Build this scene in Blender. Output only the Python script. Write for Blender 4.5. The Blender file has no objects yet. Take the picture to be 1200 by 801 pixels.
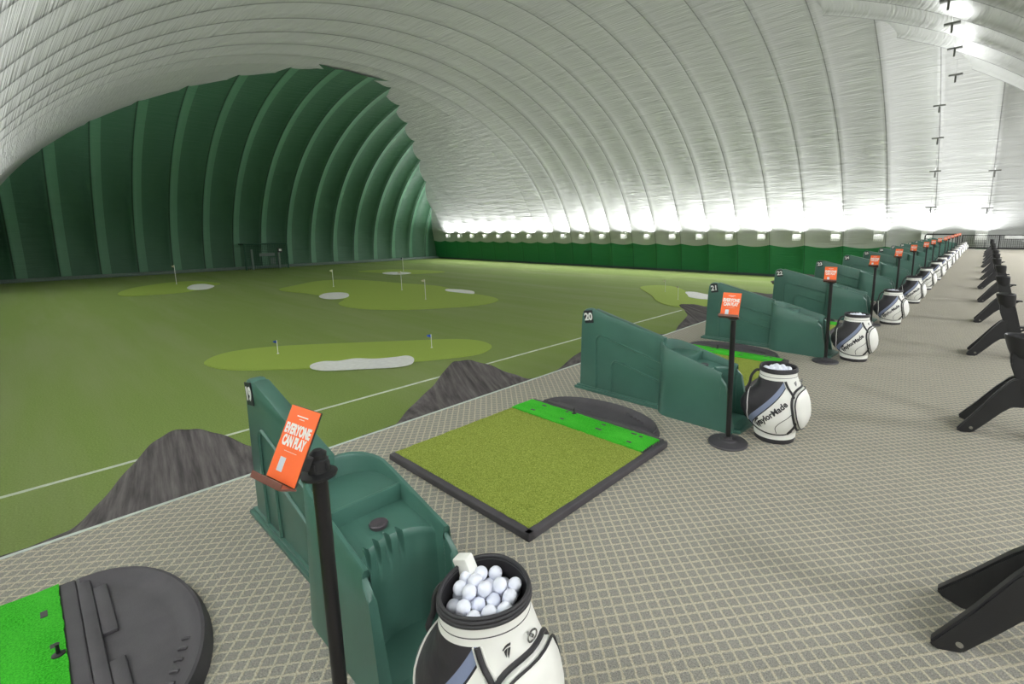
import bpy, bmesh, math, random
from mathutils import Vector, Matrix
random.seed(7)
PI = math.pi
scene = bpy.context.scene
COL = scene.collection
T = 3.2                      # the turf lies this far below the tee deck

# ------------------------------------------------------------------ materials
def lin(c):
    def f(v):
        v /= 255.0
        return v / 12.92 if v <= 0.04045 else ((v + 0.055) / 1.055) ** 2.4
    return (f(c[0]), f(c[1]), f(c[2]), 1)

class NT:
    """small node helper"""
    def __init__(s, name, rough=0.6, metallic=0.0, spec=0.5):
        s.m = bpy.data.materials.new(name); s.m.use_nodes = True
        s.t = s.m.node_tree; s.b = s.t.nodes['Principled BSDF']
        s.b.inputs['Roughness'].default_value = rough
        s.b.inputs['Metallic'].default_value = metallic
        s.b.inputs['Specular IOR Level'].default_value = spec
    def n(s, typ, **kw):
        nd = s.t.nodes.new(typ)
        for k, v in kw.items():
            if k in nd.inputs: s.put(nd.inputs[k], v)
            else: setattr(nd, k, v)
        return nd
    def put(s, inp, v):
        if isinstance(v, bpy.types.NodeSocket): s.t.links.new(v, inp)
        else: inp.default_value = v
    def math(s, op, a, b=0.0, c=0.0):
        nd = s.t.nodes.new('ShaderNodeMath'); nd.operation = op
        s.put(nd.inputs[0], a); s.put(nd.inputs[1], b); s.put(nd.inputs[2], c)
        return nd.outputs[0]
    def mix(s, f, a, b):
        nd = s.t.nodes.new('ShaderNodeMix'); nd.data_type = 'RGBA'
        s.put(nd.inputs[0], f); s.put(nd.inputs[6], a); s.put(nd.inputs[7], b)
        return nd.outputs[2]
    def noise(s, vec, scale, detail=3.0, rough=0.5):
        nd = s.t.nodes.new('ShaderNodeTexNoise')
        if vec is not None: s.put(nd.inputs['Vector'], vec)
        nd.inputs['Scale'].default_value = scale
        nd.inputs['Detail'].default_value = detail
        nd.inputs['Roughness'].default_value = rough
        return nd.outputs[0]
    def mapping(s, vec, scale=(1, 1, 1), rot=(0, 0, 0), loc=(0, 0, 0)):
        nd = s.t.nodes.new('ShaderNodeMapping')
        s.put(nd.inputs['Vector'], vec)
        nd.inputs['Scale'].default_value = scale
        nd.inputs['Rotation'].default_value = rot
        nd.inputs['Location'].default_value = loc
        return nd.outputs[0]
    def obj(s): return s.t.nodes.new('ShaderNodeTexCoord').outputs['Object']
    def uv(s): return s.t.nodes.new('ShaderNodeTexCoord').outputs['UV']
    def step(s, v, lo, hi):
        nd = s.t.nodes.new('ShaderNodeMapRange'); nd.clamp = True
        s.put(nd.inputs[0], v); nd.inputs[1].default_value = lo; nd.inputs[2].default_value = hi
        return nd.outputs[0]
    def col(s, v): s.put(s.b.inputs['Base Color'], v)
    def bump(s, h, strength, dist):
        nd = s.t.nodes.new('ShaderNodeBump')
        s.put(nd.inputs['Height'], h); nd.inputs['Strength'].default_value = strength
        nd.inputs['Distance'].default_value = dist
        s.t.links.new(nd.outputs[0], s.b.inputs['Normal'])

def plain(name, c, rough=0.6, metallic=0.0, var=0.06, scale=6.0, spec=0.5, bump=0.0):
    k = NT(name, rough, metallic, spec)
    n = k.noise(k.obj(), scale, 4)
    a = lin(c); d = tuple(x * (1 - var * 2) for x in a[:3]) + (1,); e = tuple(min(1, x * (1 + var * 2)) for x in a[:3]) + (1,)
    k.col(k.mix(k.step(n, .3, .7), d, e))
    if bump: k.bump(k.noise(k.obj(), 180, 2), bump, 0.002)
    return k.m

M = {}
M['green_plastic'] = plain('green_plastic', (66, 106, 94), 0.36, var=.05, scale=3, bump=.15)
M['black_rubber'] = plain('black_rubber', (74, 71, 75), 0.62, var=.08, bump=.3)
M['black_plastic'] = plain('black_plastic', (35, 35, 37), 0.45, var=.06, bump=.2)
M['black_metal'] = plain('black_metal', (22, 21, 23), 0.35)
M['dark_base'] = plain('dark_base', (66, 64, 68), 0.5)
M['plate_black'] = plain('plate_black', (28, 28, 32), 0.5)
M['white_paint'] = plain('white_paint', (236, 236, 232), 0.6, var=.01)
M['orange_card'] = plain('orange_card', (246, 108, 48), 0.55, var=.01)
M['label_blue'] = plain('label_blue', (205, 215, 225), 0.6, var=.02)
M['amber_lip'] = plain('amber_lip', (110, 70, 60), 0.25, var=.02)
M['disc'] = plain('disc', (74, 66, 72), 0.35)
M['ball'] = plain('ball', (238, 241, 252), 0.35, var=.01)
M['white_vinyl'] = plain('white_vinyl', (240, 240, 234), 0.45, var=.02)
M['black_vinyl'] = plain('black_vinyl', (48, 47, 50), 0.55)
M['bag_liner'] = plain('bag_liner', (30, 28, 32), 0.8)
M['chrome'] = plain('chrome', (180, 180, 180), 0.25, metallic=1.0)
M['concrete'] = plain('concrete', (110, 110, 108), 0.85)
M['edge_trim'] = plain('edge_trim', (186, 196, 188), 0.5, var=.02)
M['lamp_housing'] = plain('lamp_housing', (222, 224, 218), 0.5, var=.02)
M['lamp_dark'] = plain('lamp_dark', (120, 122, 118), 0.5)
M['grey_frame'] = plain('grey_frame', (100, 116, 108), 0.6)
M['net_green'] = plain('net_green', (34, 78, 58), 0.8)
M['white_line'] = plain('white_line', (215, 222, 205), 0.8)
M['sand_white'] = plain('sand_white', (246, 246, 244), 0.9, var=.03)
M['flag_pale'] = plain('flag_pale', (205, 200, 170), 0.8)
M['flag_blue'] = plain('flag_blue', (38, 80, 190), 0.7)
M['flag_dark'] = plain('flag_dark', (70, 80, 90), 0.7)
M['table_top'] = plain('table_top', (190, 192, 188), 0.5)

def turf_mat(name, c1, c2, fine, c3=None, streak=None, bump=.6):
    k = NT(name, 0.95, spec=.15)
    o = k.obj()
    f = k.noise(o, fine, 3, .7)
    base = k.mix(k.step(f, .35, .65), lin(c1), lin(c2))
    if c3:
        g = k.noise(k.mapping(o, scale=streak or (1, 1, 1)), 1.0, 5, .6)
        base = k.mix(k.math('MULTIPLY', k.step(g, .42, .68), .55), base, lin(c3))
    k.col(base); k.bump(f, bump, .01)
    return k.m
M['field_turf'] = turf_mat('field_turf', (124, 146, 76), (150, 170, 98), 30, (156, 166, 118), (.05, .55, 1))
M['practice_turf'] = turf_mat('practice_turf', (158, 180, 84), (172, 194, 94), 30)
M['mat_turf'] = turf_mat('mat_turf', (106, 126, 38), (178, 190, 92), 150, bump=1)
M['mat_strip'] = turf_mat('mat_strip', (34, 156, 26), (80, 208, 56), 140, (90, 215, 70), (2.2, 5, 1), bump=1)

# tarp / safety net cloth
k = NT('net_cloth', 0.85, spec=.2)
u = k.uv()
st = k.noise(k.mapping(u, scale=(34, 1.5, 1)), 1.0, 4, .6)
k.col(k.mix(k.step(st, .35, .7), lin((66, 62, 63)), lin((112, 107, 106))))
k.bump(k.noise(k.mapping(u, scale=(14, .8, 1)), 1.0, 2), .7, .05)
M['net_cloth'] = k.m

# carpet: diamonds set at 45 degrees to the deck
k = NT('carpet', 0.95, spec=.1)
o = k.obj()
warp = k.n('ShaderNodeTexNoise'); k.put(warp.inputs['Vector'], o); warp.inputs['Scale'].default_value = 60
vm = k.n('ShaderNodeVectorMath', operation='SCALE'); k.put(vm.inputs[0], warp.outputs['Color']); vm.inputs['Scale'].default_value = .013
va = k.n('ShaderNodeVectorMath', operation='ADD'); k.put(va.inputs[0], o); k.put(va.inputs[1], vm.outputs[0])
r = k.mapping(va.outputs[0], scale=(1 / .052,) * 3, rot=(0, 0, PI / 4 - .10))
sp = k.n('ShaderNodeSeparateXYZ'); k.put(sp.inputs[0], r)
def cell(a):
    fr = k.math('FRACT', a); return k.math('ABSOLUTE', k.math('SUBTRACT', fr, .5))
mx = k.math('MAXIMUM', cell(sp.outputs[0]), cell(sp.outputs[1]))
line = k.step(mx, .36, .44)
sp2 = k.noise(o, 170, 3, .7)
cellc = k.mix(k.step(sp2, .3, .7), lin((106, 105, 101)), lin((172, 170, 160)))
linec = k.mix(k.step(sp2, .3, .7), lin((160, 152, 130)), lin((226, 216, 192)))
k.col(k.mix(k.math('MULTIPLY', line, .75), cellc, linec))
k.bump(k.math('ADD', line, k.math('MULTIPLY', sp2, .5)), .5, .006)
M['carpet'] = k.m

# dome membrane; UV is in metres: u across the bays, v along the arch
def membrane(name, base_c, seam_c, low_green=False, wr=.5, seam0=0.0, pitch=3.28, panel=None):
    k = NT(name, 0.5, spec=.35)
    u = k.uv()
    s = k.n('ShaderNodeSeparateXYZ'); k.put(s.inputs[0], u)
    ph = k.math('FRACT', k.math('DIVIDE', k.math('SUBTRACT', s.outputs[0], seam0), pitch))
    d = k.math('SUBTRACT', .5, k.math('ABSOLUTE', k.math('SUBTRACT', ph, .5)))   # 0 on a seam
    seam = k.math('SUBTRACT', 1.0, k.step(d, .0, .03 if panel else .016))
    big = k.noise(k.mapping(u, scale=(.12, .1, 1)), 1.0, 3)
    a = lin(base_c)
    c = k.mix(k.step(big, .3, .7), tuple(x * .93 for x in a[:3]) + (1,), a)
    if panel:
        c = k.mix(k.math('LESS_THAN', ph, .27), c, lin(panel))
    c = k.mix(k.math('MULTIPLY', seam, k.math('MULTIPLY_ADD', k.step(s.outputs[0], -50.0, -41.0), .6, .2) if low_green else .85), c, lin(seam_c))
    if low_green:
        zz = k.n('ShaderNodeSeparateXYZ'); k.put(zz.inputs[0], k.obj())
        sag = k.math('MULTIPLY', k.math('SINE', k.math('MULTIPLY', ph, PI)), .22)
        g = k.math('LESS_THAN', k.math('ADD', zz.outputs[2], sag), -T + 3.2)
        gc = k.mix(k.math('MULTIPLY', seam, .8), lin((34, 116, 66)), lin((14, 56, 34)))
        c = k.mix(g, c, gc)
        b = k.math('LESS_THAN', zz.outputs[2], -T + .25)
        c = k.mix(b, c, lin((62, 74, 78)))
    k.col(c)
    w1 = k.noise(k.mapping(u, scale=(.55, 8.5, 1)), 1.0, 2, .5)
    w2 = k.noise(k.mapping(u, scale=(.3, 2.2, 1), rot=(0, 0, .2)), 1.0, 2, .5)
    h = k.math('ADD', k.math('MULTIPLY', w1, wr), k.math('MULTIPLY', w2, .6))
    k.bump(h, .7, .15)
    return k.m
M['dome_white'] = membrane('dome_white', (178, 180, 177), (80, 80, 78), True, .45, seam0=-6.6)
M['dome_end_white'] = membrane('dome_end_white', (178, 180, 177), (80, 80, 78), True, .5, seam0=0)
M['dome_green'] = membrane('dome_green', (66, 104, 80), (8, 20, 15), False, .35, seam0=2.75, pitch=3.2, panel=(88, 132, 104))

# ------------------------------------------------------------------ mesh helpers
def link(name, bm, mat, parent=None, smooth=False):
    me = bpy.data.meshes.new(name)
    bm.normal_update(); bm.to_mesh(me); bm.free()
    o = bpy.data.objects.new(name, me); COL.objects.link(o)
    for m in (mat if isinstance(mat, (list, tuple)) else [mat]): me.materials.append(M[m])
    if smooth:
        for p in me.polygons: p.use_smooth = True
        try: me.set_sharp_from_angle(angle=math.radians(38))
        except Exception: pass
    if parent: o.parent = parent
    return o

def empty(name, loc=(0, 0, 0), rz=0.0):
    o = bpy.data.objects.new(name, None); COL.objects.link(o)
    o.location = loc; o.rotation_euler = (0, 0, rz); o.empty_display_size = .1
    return o

def tag(o, label=None, cat=None, group=None, kind=None):
    if label: o['label'] = label
    if cat: o['category'] = cat
    if group: o['group'] = group
    if kind: o['kind'] = kind
    return o

def kids(o): return [c for c in o.children]
def copy_tree(o, parent=None, skip=()):
    c = o.copy(); COL.objects.link(c); c.parent = parent
    for ch in kids(o):
        if ch.name.split('.')[0] in skip: continue
        copy_tree(ch, c, skip)
    return c

def box(bm, x0, x1, y0, y1, z0, z1, bev=0.0, mat=None):
    b = bmesh.new()
    bmesh.ops.create_cube(b, size=1)
    for v in b.verts:
        v.co = Vector((x0 + (v.co.x + .5) * (x1 - x0), y0 + (v.co.y + .5) * (y1 - y0), z0 + (v.co.z + .5) * (z1 - z0)))
    if bev: bmesh.ops.bevel(b, geom=b.edges[:], offset=bev, segments=2, profile=.5, affect='EDGES')
    if mat is not None: b.transform(mat)
    merge(bm, b)

def merge(bm, b):
    me = bpy.data.meshes.new('tmp'); b.to_mesh(me); b.free(); bm.from_mesh(me); bpy.data.meshes.remove(me)

def lathe(bm, prof, seg=32, cx=0, cy=0):
    rings = []
    for r, z in prof:
        if r < 1e-6: rings.append([bm.verts.new((cx, cy, z))])
        else: rings.append([bm.verts.new((cx + r * math.cos(2 * PI * i / seg), cy + r * math.sin(2 * PI * i / seg), z)) for i in range(seg)])
    for a, b in zip(rings, rings[1:]):
        for i in range(seg):
            j = (i + 1) % seg
            if len(a) == 1 and len(b) > 1: bm.faces.new((a[0], b[i], b[j])[::-1])
            elif len(b) == 1 and len(a) > 1: bm.faces.new((a[i], a[j], b[0]))
            elif len(a) > 1: bm.faces.new((a[i], a[j], b[j], b[i]))

def tube(bm, pts, r, seg=8, closed=False, caps=True):
    pts = [Vector(p) for p in pts]; n = len(pts); rings = []
    up = Vector((0, 0, 1)); prev = None
    for i, p in enumerate(pts):
        if closed: d = pts[(i + 1) % n] - pts[i - 1]
        else: d = pts[min(i + 1, n - 1)] - pts[max(i - 1, 0)]
        if d.length < 1e-9: d = Vector((0, 0, 1))
        d.normalize()
        a = prev if prev is not None else (up if abs(d.z) < .9 else Vector((1, 0, 0)))
        s = a - d * a.dot(d)
        if s.length < 1e-6: s = d.orthogonal()
        s.normalize(); prev = s; t = d.cross(s)
        rr = r[i] if isinstance(r, (list, tuple)) else r
        rings.append([bm.verts.new(p + (s * math.cos(2 * PI * q / seg) + t * math.sin(2 * PI * q / seg)) * rr) for q in range(seg)])
    rng = range(n) if closed else range(n - 1)
    for i in rng:
        a, b = rings[i], rings[(i + 1) % n]
        for q in range(seg):
            w = (q + 1) % seg
            bm.faces.new((a[q], a[w], b[w], b[q]))
    if caps and not closed:
        bm.faces.new(rings[0][::-1]); bm.faces.new(rings[-1])

def prism(bm, pts2, a0, a1, axis='z', bev=0.0):
    """extrude a polygon along an axis; pts2 are (x,y), (x,z) or (y,z)"""
    b = bmesh.new()
    def mk(p, a):
        return {'z': (p[0], p[1], a), 'y': (p[0], a, p[1]), 'x': (a, p[0], p[1])}[axis]
    lo = [b.verts.new(mk(p, a0)) for p in pts2]; hi = [b.verts.new(mk(p, a1)) for p in pts2]
    b.faces.new(lo[::-1]); b.faces.new(hi); n = len(lo)
    for i in range(n): b.faces.new((lo[i], lo[(i + 1) % n], hi[(i + 1) % n], hi[i]))
    bmesh.ops.recalc_face_normals(b, faces=b.faces[:])
    if bev:
        rim = [e for e in b.edges if any(len(f.verts) > 4 or n == 4 for f in e.link_faces)]
        bmesh.ops.bevel(b, geom=rim, offset=bev, segments=2, profile=.5, affect='EDGES')
    merge(bm, b)

def text_bm(s, size, depth=.0015, bold=.0, align='CENTER'):
    cu = bpy.data.curves.new('txt', 'FONT'); cu.body = s; cu.size = size; cu.extrude = depth / 2
    cu.offset = bold; cu.align_x = align; cu.align_y = 'CENTER'; cu.resolution_u = 4
    ob = bpy.data.objects.new('txt', cu); COL.objects.link(ob)
    dg = bpy.context.evaluated_depsgraph_get(); dg.update()
    me = ob.evaluated_get(dg).to_mesh()
    bm = bmesh.new(); bm.from_mesh(me)
    ob.to_mesh_clear() if hasattr(ob, 'to_mesh_clear') else None
    bpy.data.objects.remove(ob); bpy.data.curves.remove(cu)
    return bm

def smooth_loop(pts, n=6):
    out = []; L = len(pts)
    for i in range(L):
        p0, p1, p2, p3 = [Vector(pts[(i + q - 1) % L]) for q in range(4)]
        for s in range(n):
            t = s / n
            out.append(.5 * ((2 * p1) + (-p0 + p2) * t + (2 * p0 - 5 * p1 + 4 * p2 - p3) * t * t + (-p0 + 3 * p1 - 3 * p2 + p3) * t ** 3))
    return out
def spline(pts, n=6):
    out = []; L = len(pts)
    for i in range(L - 1):
        p0, p1, p2, p3 = Vector(pts[max(i - 1, 0)]), Vector(pts[i]), Vector(pts[i + 1]), Vector(pts[min(i + 2, L - 1)])
        for s in range(n):
            t = s / n
            out.append(.5 * ((2 * p1) + (-p0 + p2) * t + (2 * p0 - 5 * p1 + 4 * p2 - p3) * t * t + (-p0 + 3 * p1 - 3 * p2 + p3) * t ** 3))
    out.append(Vector(pts[-1])); return out

# ------------------------------------------------------------------ the dome
YC, AF, AN, HD = 24.0, 26.0, 27.5, 20.3
def bulge(u, seam0, pitch, amp):
    f = ((u - seam0) / pitch) % 1.0
    return amp * (abs(math.sin(PI * f)) ** .62)
def grid_surface(name, mat, us, vs, fn, kind_name=None):
    bm = bmesh.new(); uvl = bm.loops.layers.uv.new('UVMap')
    vv = {}; uvc = {}
    for i, u in enumerate(us):
        arc = 0; last = None
        for j, v in enumerate(vs):
            p = Vector(fn(u, v))
            if last is not None: arc += (p - last).length
            last = p
            vv[i, j] = bm.verts.new(p); uvc[vv[i, j]] = (u, arc)
    for i in range(len(us) - 1):
        for j in range(len(vs) - 1):
            f = bm.faces.new((vv[i, j], vv[i, j + 1], vv[i + 1, j + 1], vv[i + 1, j]))
            for l in f.loops: l[uvl].uv = uvc[l.vert]
    o = link(name, bm, mat)
    for p in o.data.polygons: p.use_smooth = True
    return o
def lerp(a, b, n): return [a + (b - a) * i / n for i in range(n + 1)]
def seam_us(a, b, seam0, pitch, sub):
    k0 = math.floor((a - seam0) / pitch); k1 = math.ceil((b - seam0) / pitch); out = []
    for k_ in range(k0, k1):
        for q in range(sub): out.append(seam0 + (k_ + q / sub) * pitch)
    out.append(seam0 + k1 * pitch); return out

def main_fn(x, a):
    s = math.sin(a); c = math.cos(a)
    fa = max(0, min(1, (x + 50) / 9)); am = .07 + .66 * fa
    r = bulge(x, -6.6, 3.28, am) * min(1.0, s * 2.2 + .2)
    A = AF if c > 0 else AN
    return (x, YC + (A + r) * c, -T + (HD + r) * s)
ceil_o = grid_surface('ceiling', 'dome_white', seam_us(-79, 12, -6.6, 3.28, 12), lerp(0, PI, 130), main_fn)
tag(ceil_o, 'white air-supported dome membrane arching over the range', kind='structure')

def left_fn(y, a):
    r = bulge(y, 2.75, 3.2, .8) * min(1.0, math.sin(a) * 3 + .3) * min(1.0, math.cos(a) * 1.1 + .02)
    return (-45 - (30.3 + r) * math.cos(a), y, -T + (HD + r) * math.sin(a))
wl = grid_surface('wall_left', 'dome_green', seam_us(-6, 54, 2.75, 3.2, 12), lerp(0, math.radians(83.6), 70), left_fn)
tag(wl, 'dark green ribbed fabric end wall of the dome', kind='structure')

def right_fn(y, a):
    r = bulge(y, 0, 3.28, .4) * min(1.0, math.sin(a) * 3 + .3) * min(1.0, math.cos(a) * 3)
    return (-22 + (30.2 + r) * math.cos(a), y, -T + (HD + r) * math.sin(a))
wr_ = grid_surface('wall_right', 'dome_end_white', seam_us(-6, 54, 0, 3.28, 12), lerp(0, math.radians(84), 70), right_fn)
tag(wr_, 'white fabric end of the dome beside the tee deck', kind='structure')

# turf field
bm = bmesh.new(); box(bm, -80, 12, -8, 54, -T - .3, -T)
tag(link('floor_turf', bm, 'field_turf'), 'wide green artificial turf field', kind='structure')
# tee deck
bm = bmesh.new(); box(bm, -3.78, 7.2, -3.0, 46.6, -.05, 0)
tag(link('floor_carpet', bm, 'carpet'), 'grey and beige checked carpet of the tee deck', kind='structure')
bm = bmesh.new(); box(bm, -3.76, 7.2, -2.99, 46.59, -T, -.05)
tag(link('trim_1', bm, 'concrete'), 'concrete base under the tee deck', kind='structure')
bm = bmesh.new(); box(bm, -3.80, -3.778, -3.0, 46.6, -.05, .006, .003)
tag(link('trim_2', bm, 'edge_trim'), 'pale edging strip along the deck', kind='structure')
bm = bmesh.new(); box(bm, -13.63, -13.53, -3.2, 26.0, -T, -T + .012)
tag(link('boundary_line', bm, 'white_line'), 'long white painted line along the turf below the deck', 'line')

# dome base skirt of the end wall, seen as a grey strip
bm = bmesh.new()
tube(bm, [(-75.1, y, -T + .12) for y in lerp(-3, 50, 60)], .28, 8)
tag(link('baseboard_left', bm, 'grey_frame'), 'grey skirt along the foot of the green end wall', kind='structure')

# ------------------------------------------------------------------ practice greens and bunkers
def patch(name, pts, z0, z1, mat, label, cat, group=None):
    bm = bmesh.new()
    loop = [(p.x, p.y) for p in smooth_loop([Vector((x, y, 0)) for x, y in pts], 5)]
    prism(bm, loop, z0, z1, 'z')
    bmesh.ops.triangulate(bm, faces=bm.faces[:])
    return tag(link(name, bm, mat), label, cat, group)
GZ = -T + .03; BZ = -T + .05
patch('putting_green', [(-22.12,4.15),(-22.87,4.61),(-23.26,5.33),(-23.05,6.36),(-22.29,7.55),(-20.84,9.26),(-19.14,11.19),(-17.86,12.57),(-16.82,13.05),(-15.91,12.95),(-15.36,12.62),(-14.95,11.86),(-15.02,11.07),(-15.5,10.09),(-15.92,9.34),(-16.88,8.06),(-18.04,6.51),(-18.98,5.51),(-19.87,4.69),(-20.65,4.28),(-21.49,4.12)], -T, GZ, 'practice_turf', 'long light green putting green with two blue flags, nearest the deck', 'putting green')
patch('sand_bunker', [(-18.31,6.51),(-18.59,6.77),(-18.58,7.13),(-18.2,7.49),(-18.05,8.08),(-17.4,8.55),(-17.03,9.17),(-16.87,9.57),(-16.4,9.57),(-15.91,9.3),(-15.61,8.95),(-15.72,8.44),(-16.27,7.76),(-16.9,7.03),(-17.3,6.61),(-17.84,6.43)], GZ, BZ, 'sand_white', 'long wavy white bunker on the nearest putting green with blue flags', 'bunker')
patch('putting_green', [(-46.01,14.47),(-48.15,16.59),(-50.43,19.51),(-49.44,21.92),(-45.62,23.02),(-42.02,23.45),(-39.14,24.1),(-36.26,24.29),(-33.0,23.47),(-30.1,22.99),(-27.75,22.76),(-25.84,22.01),(-25.01,20.49),(-25.24,18.78),(-26.43,16.57),(-27.87,15.04),(-29.65,14.07),(-31.75,13.75),(-33.35,14.07),(-34.99,15.19),(-35.96,15.0),(-39.02,15.0),(-41.44,14.86),(-43.22,14.41)], -T, GZ, 'practice_turf', 'large kidney-shaped light green putting green with three pale flags', 'putting green')
patch('sand_bunker', [(-38.28,14.75),(-39.63,15.79),(-39.33,16.67),(-38.22,16.86),(-36.56,16.26),(-35.59,15.46),(-35.67,14.67),(-36.74,14.4)], GZ, BZ, 'sand_white', 'oval white bunker biting the front edge of the large kidney-shaped green', 'bunker')
patch('sand_bunker', [(-33.68,22.96),(-33.98,23.45),(-32.78,23.88),(-31.24,23.87),(-30.23,23.31),(-29.83,22.78),(-31.44,22.62),(-32.7,22.55)], GZ, BZ, 'sand_white', 'narrow white bunker at the right back of the large kidney-shaped green', 'bunker')
patch('putting_green', [(-58.57,27.45),(-58.85,29.81),(-57.18,32.03),(-53.86,33.27),(-50.24,33.77),(-48.56,33.03),(-48.93,30.95),(-49.94,29.35),(-52.32,28.55),(-56.14,27.7)], -T, GZ, 'practice_turf', 'thin far light green putting green before the corner of the green wall', 'putting green')
patch('sand_bunker', [(-53.68,28.04),(-54.08,29.15),(-52.61,30.18),(-50.82,30.06),(-49.89,28.96),(-50.32,27.8),(-51.97,27.48)], GZ, BZ, 'sand_white', 'thin white bunker on the far putting green near the wall corner', 'bunker')
patch('putting_green', [(-53.9,5.02),(-57.28,6.04),(-59.65,7.51),(-61.58,9.73),(-60.94,11.67),(-56.32,12.64),(-54.27,11.5),(-50.87,9.37),(-50.18,7.83),(-50.53,6.28),(-51.26,5.1)], -T, GZ, 'practice_turf', 'light green putting green at far left below the green wall', 'putting green')
patch('sand_bunker', [(-54.45,9.72),(-56.7,10.56),(-56.8,11.38),(-54.64,11.65),(-53.2,11.45),(-51.28,10.53),(-51.32,9.75),(-52.68,9.48)], GZ, BZ, 'sand_white', 'small oval white bunker on the far left putting green', 'bunker')
patch('putting_green', [(-21.69,34.06),(-21.83,35.86),(-20.86,36.58),(-19.16,35.95),(-17.27,33.95),(-15.38,32.85),(-14.32,32.12),(-13.17,29.57),(-13.14,28.13),(-13.9,27.07),(-15.08,27.11),(-16.61,28.24),(-18.46,30.52)], -T, GZ, 'practice_turf', 'light green putting green behind divider 21 near the long wall', 'putting green')
patch('sand_bunker', [(-17.25,33.61),(-16.71,34.02),(-15.66,33.45),(-14.68,32.91),(-13.98,31.36),(-14.62,30.88),(-15.69,31.23),(-16.39,32.24)], GZ, BZ, 'sand_white', 'jagged white bunker beside divider 21', 'bunker')

def flag(x, y, h, mat, label, s=1.0, z=GZ):
    r = empty('pin_flag', (x, y, z)); tag(r, label, 'flag')
    bm = bmesh.new(); lathe(bm, [(0, 0), (.055 * s, 0), (.055 * s, .02), (.02 * s, .03), (0, .03)], 12); link('cup', bm, 'white_paint', r)
    bm = bmesh.new(); tube(bm, [(0, 0, 0), (0, 0, h)], .018 * s, 6); link('pole', bm, 'white_paint', r)
    bm = bmesh.new()
    n = 8; w = .26 * s; t = .2 * s
    d = Vector((-.75, -.2, 0)).normalized(); q = Vector((d.y, -d.x, 0))
    for side in (0, 1):
        pass
    A = []; 
    for i in range(n + 1):
        f = i / n; p = d * (w * f) + q * (.03 * s * math.sin(f * 5))
        zt = h - t * f * .35; zb = h - t + t * f * .35
        A.append([bm.verts.new((p.x + q.x * e, p.y + q.y * e, zz)) for e in (-.006, .006) for zz in (zb, zt)])
    for a, b in zip(A, A[1:]):
        bm.faces.new((a[0], b[0], b[1], a[1])); bm.faces.new((a[2], a[3], b[3], b[2]))
        bm.faces.new((a[1], b[1], b[3], a[3])); bm.faces.new((a[0], a[2], b[2], b[0]))
    bm.faces.new((A[0][0], A[0][1], A[0][3], A[0][2])); bm.faces.new((A[-1][0], A[-1][2], A[-1][3], A[-1][1]))
    link('flag_cloth', bm, mat, r)
    return r
flag(-21.31, 6.43, .56, 'flag_blue', 'small blue flag at the left end of the nearest green', .8)
flag(-17.26, 10.96, .58, 'flag_blue', 'small blue flag at the right end of the nearest green', .8)
flag(-44.01, 18.27, 1.53, 'flag_pale', 'pale pin flag left of centre on the kidney-shaped green, above the oval bunker', 1.2)
flag(-36.65, 20.74, 1.58, 'flag_pale', 'pale pin flag in the middle of the kidney-shaped green', 1.2)
flag(-30.16, 18.88, 1.45, 'flag_pale', 'pale pin flag at the right of the kidney-shaped green', 1.1)
flag(-54.5, 31.2, 1.64, 'flag_dark', 'pin flag on the far green near the wall corner', 1.2)
flag(-59.01, 9.75, 1.85, 'flag_pale', 'pin flag on the far left green below the green wall', 1.4)
flag(-18.64, 32.9, .9, 'flag_pale', 'thin pale pin flag on the green behind divider 21, farther one', .6)
flag(-15.86, 29.8, .92, 'flag_pale', 'thin pale pin flag on the green behind divider 21, nearer one', .6)

# entry cage in the green end wall
r = empty('entry_cage', (-74.2, 22.0, -T)); tag(r, 'dark green netted entry cage with grey posts in the green end wall', 'entrance')
bm = bmesh.new(); box(bm, -1.2, 1.1, -2.6, 2.6, 3.3, 3.45, .02); box(bm, .95, 1.1, -2.6, -2.45, 0, 3.3); box(bm, .95, 1.1, 2.45, 2.6, 0, 3.3)
for q in lerp(-2.3, 2.3, 22): box(bm, 1.0, 1.03, q - .015, q + .015, 0, 3.3)
for q in lerp(.2, 3.1, 12): box(bm, 1.0, 1.03, -2.45, 2.45, q - .015, q + .015)
link('net_frame', bm, 'net_green', r)
for yy in (-1.75, 1.45):
    bm = bmesh.new(); box(bm, .9, 1.15, yy - .12, yy + .12, 0, 2.7 if yy < 0 else 2.2, .02); link('post', bm, 'grey_frame', r)
bm = bmesh.new(); box(bm, .9, 1.1, -.9, .95, 1.75, 2.15, .02); box(bm, .9, 1.0, .4, 1.0, .6, 1.5, .02); link('grey_panel', bm, 'grey_frame', r)
bm = bmesh.new(); box(bm, 1.04, 1.25, 1.35, 1.85, 2.2, 2.75, .03); link('lamp_box', bm, 'black_plastic', r)
bm = bmesh.new(); box(bm, 1.25, 1.29, 1.45, 1.75, 2.38, 2.65, .01); link('lamp_lens', bm, 'lamp_housing', r)

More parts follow.
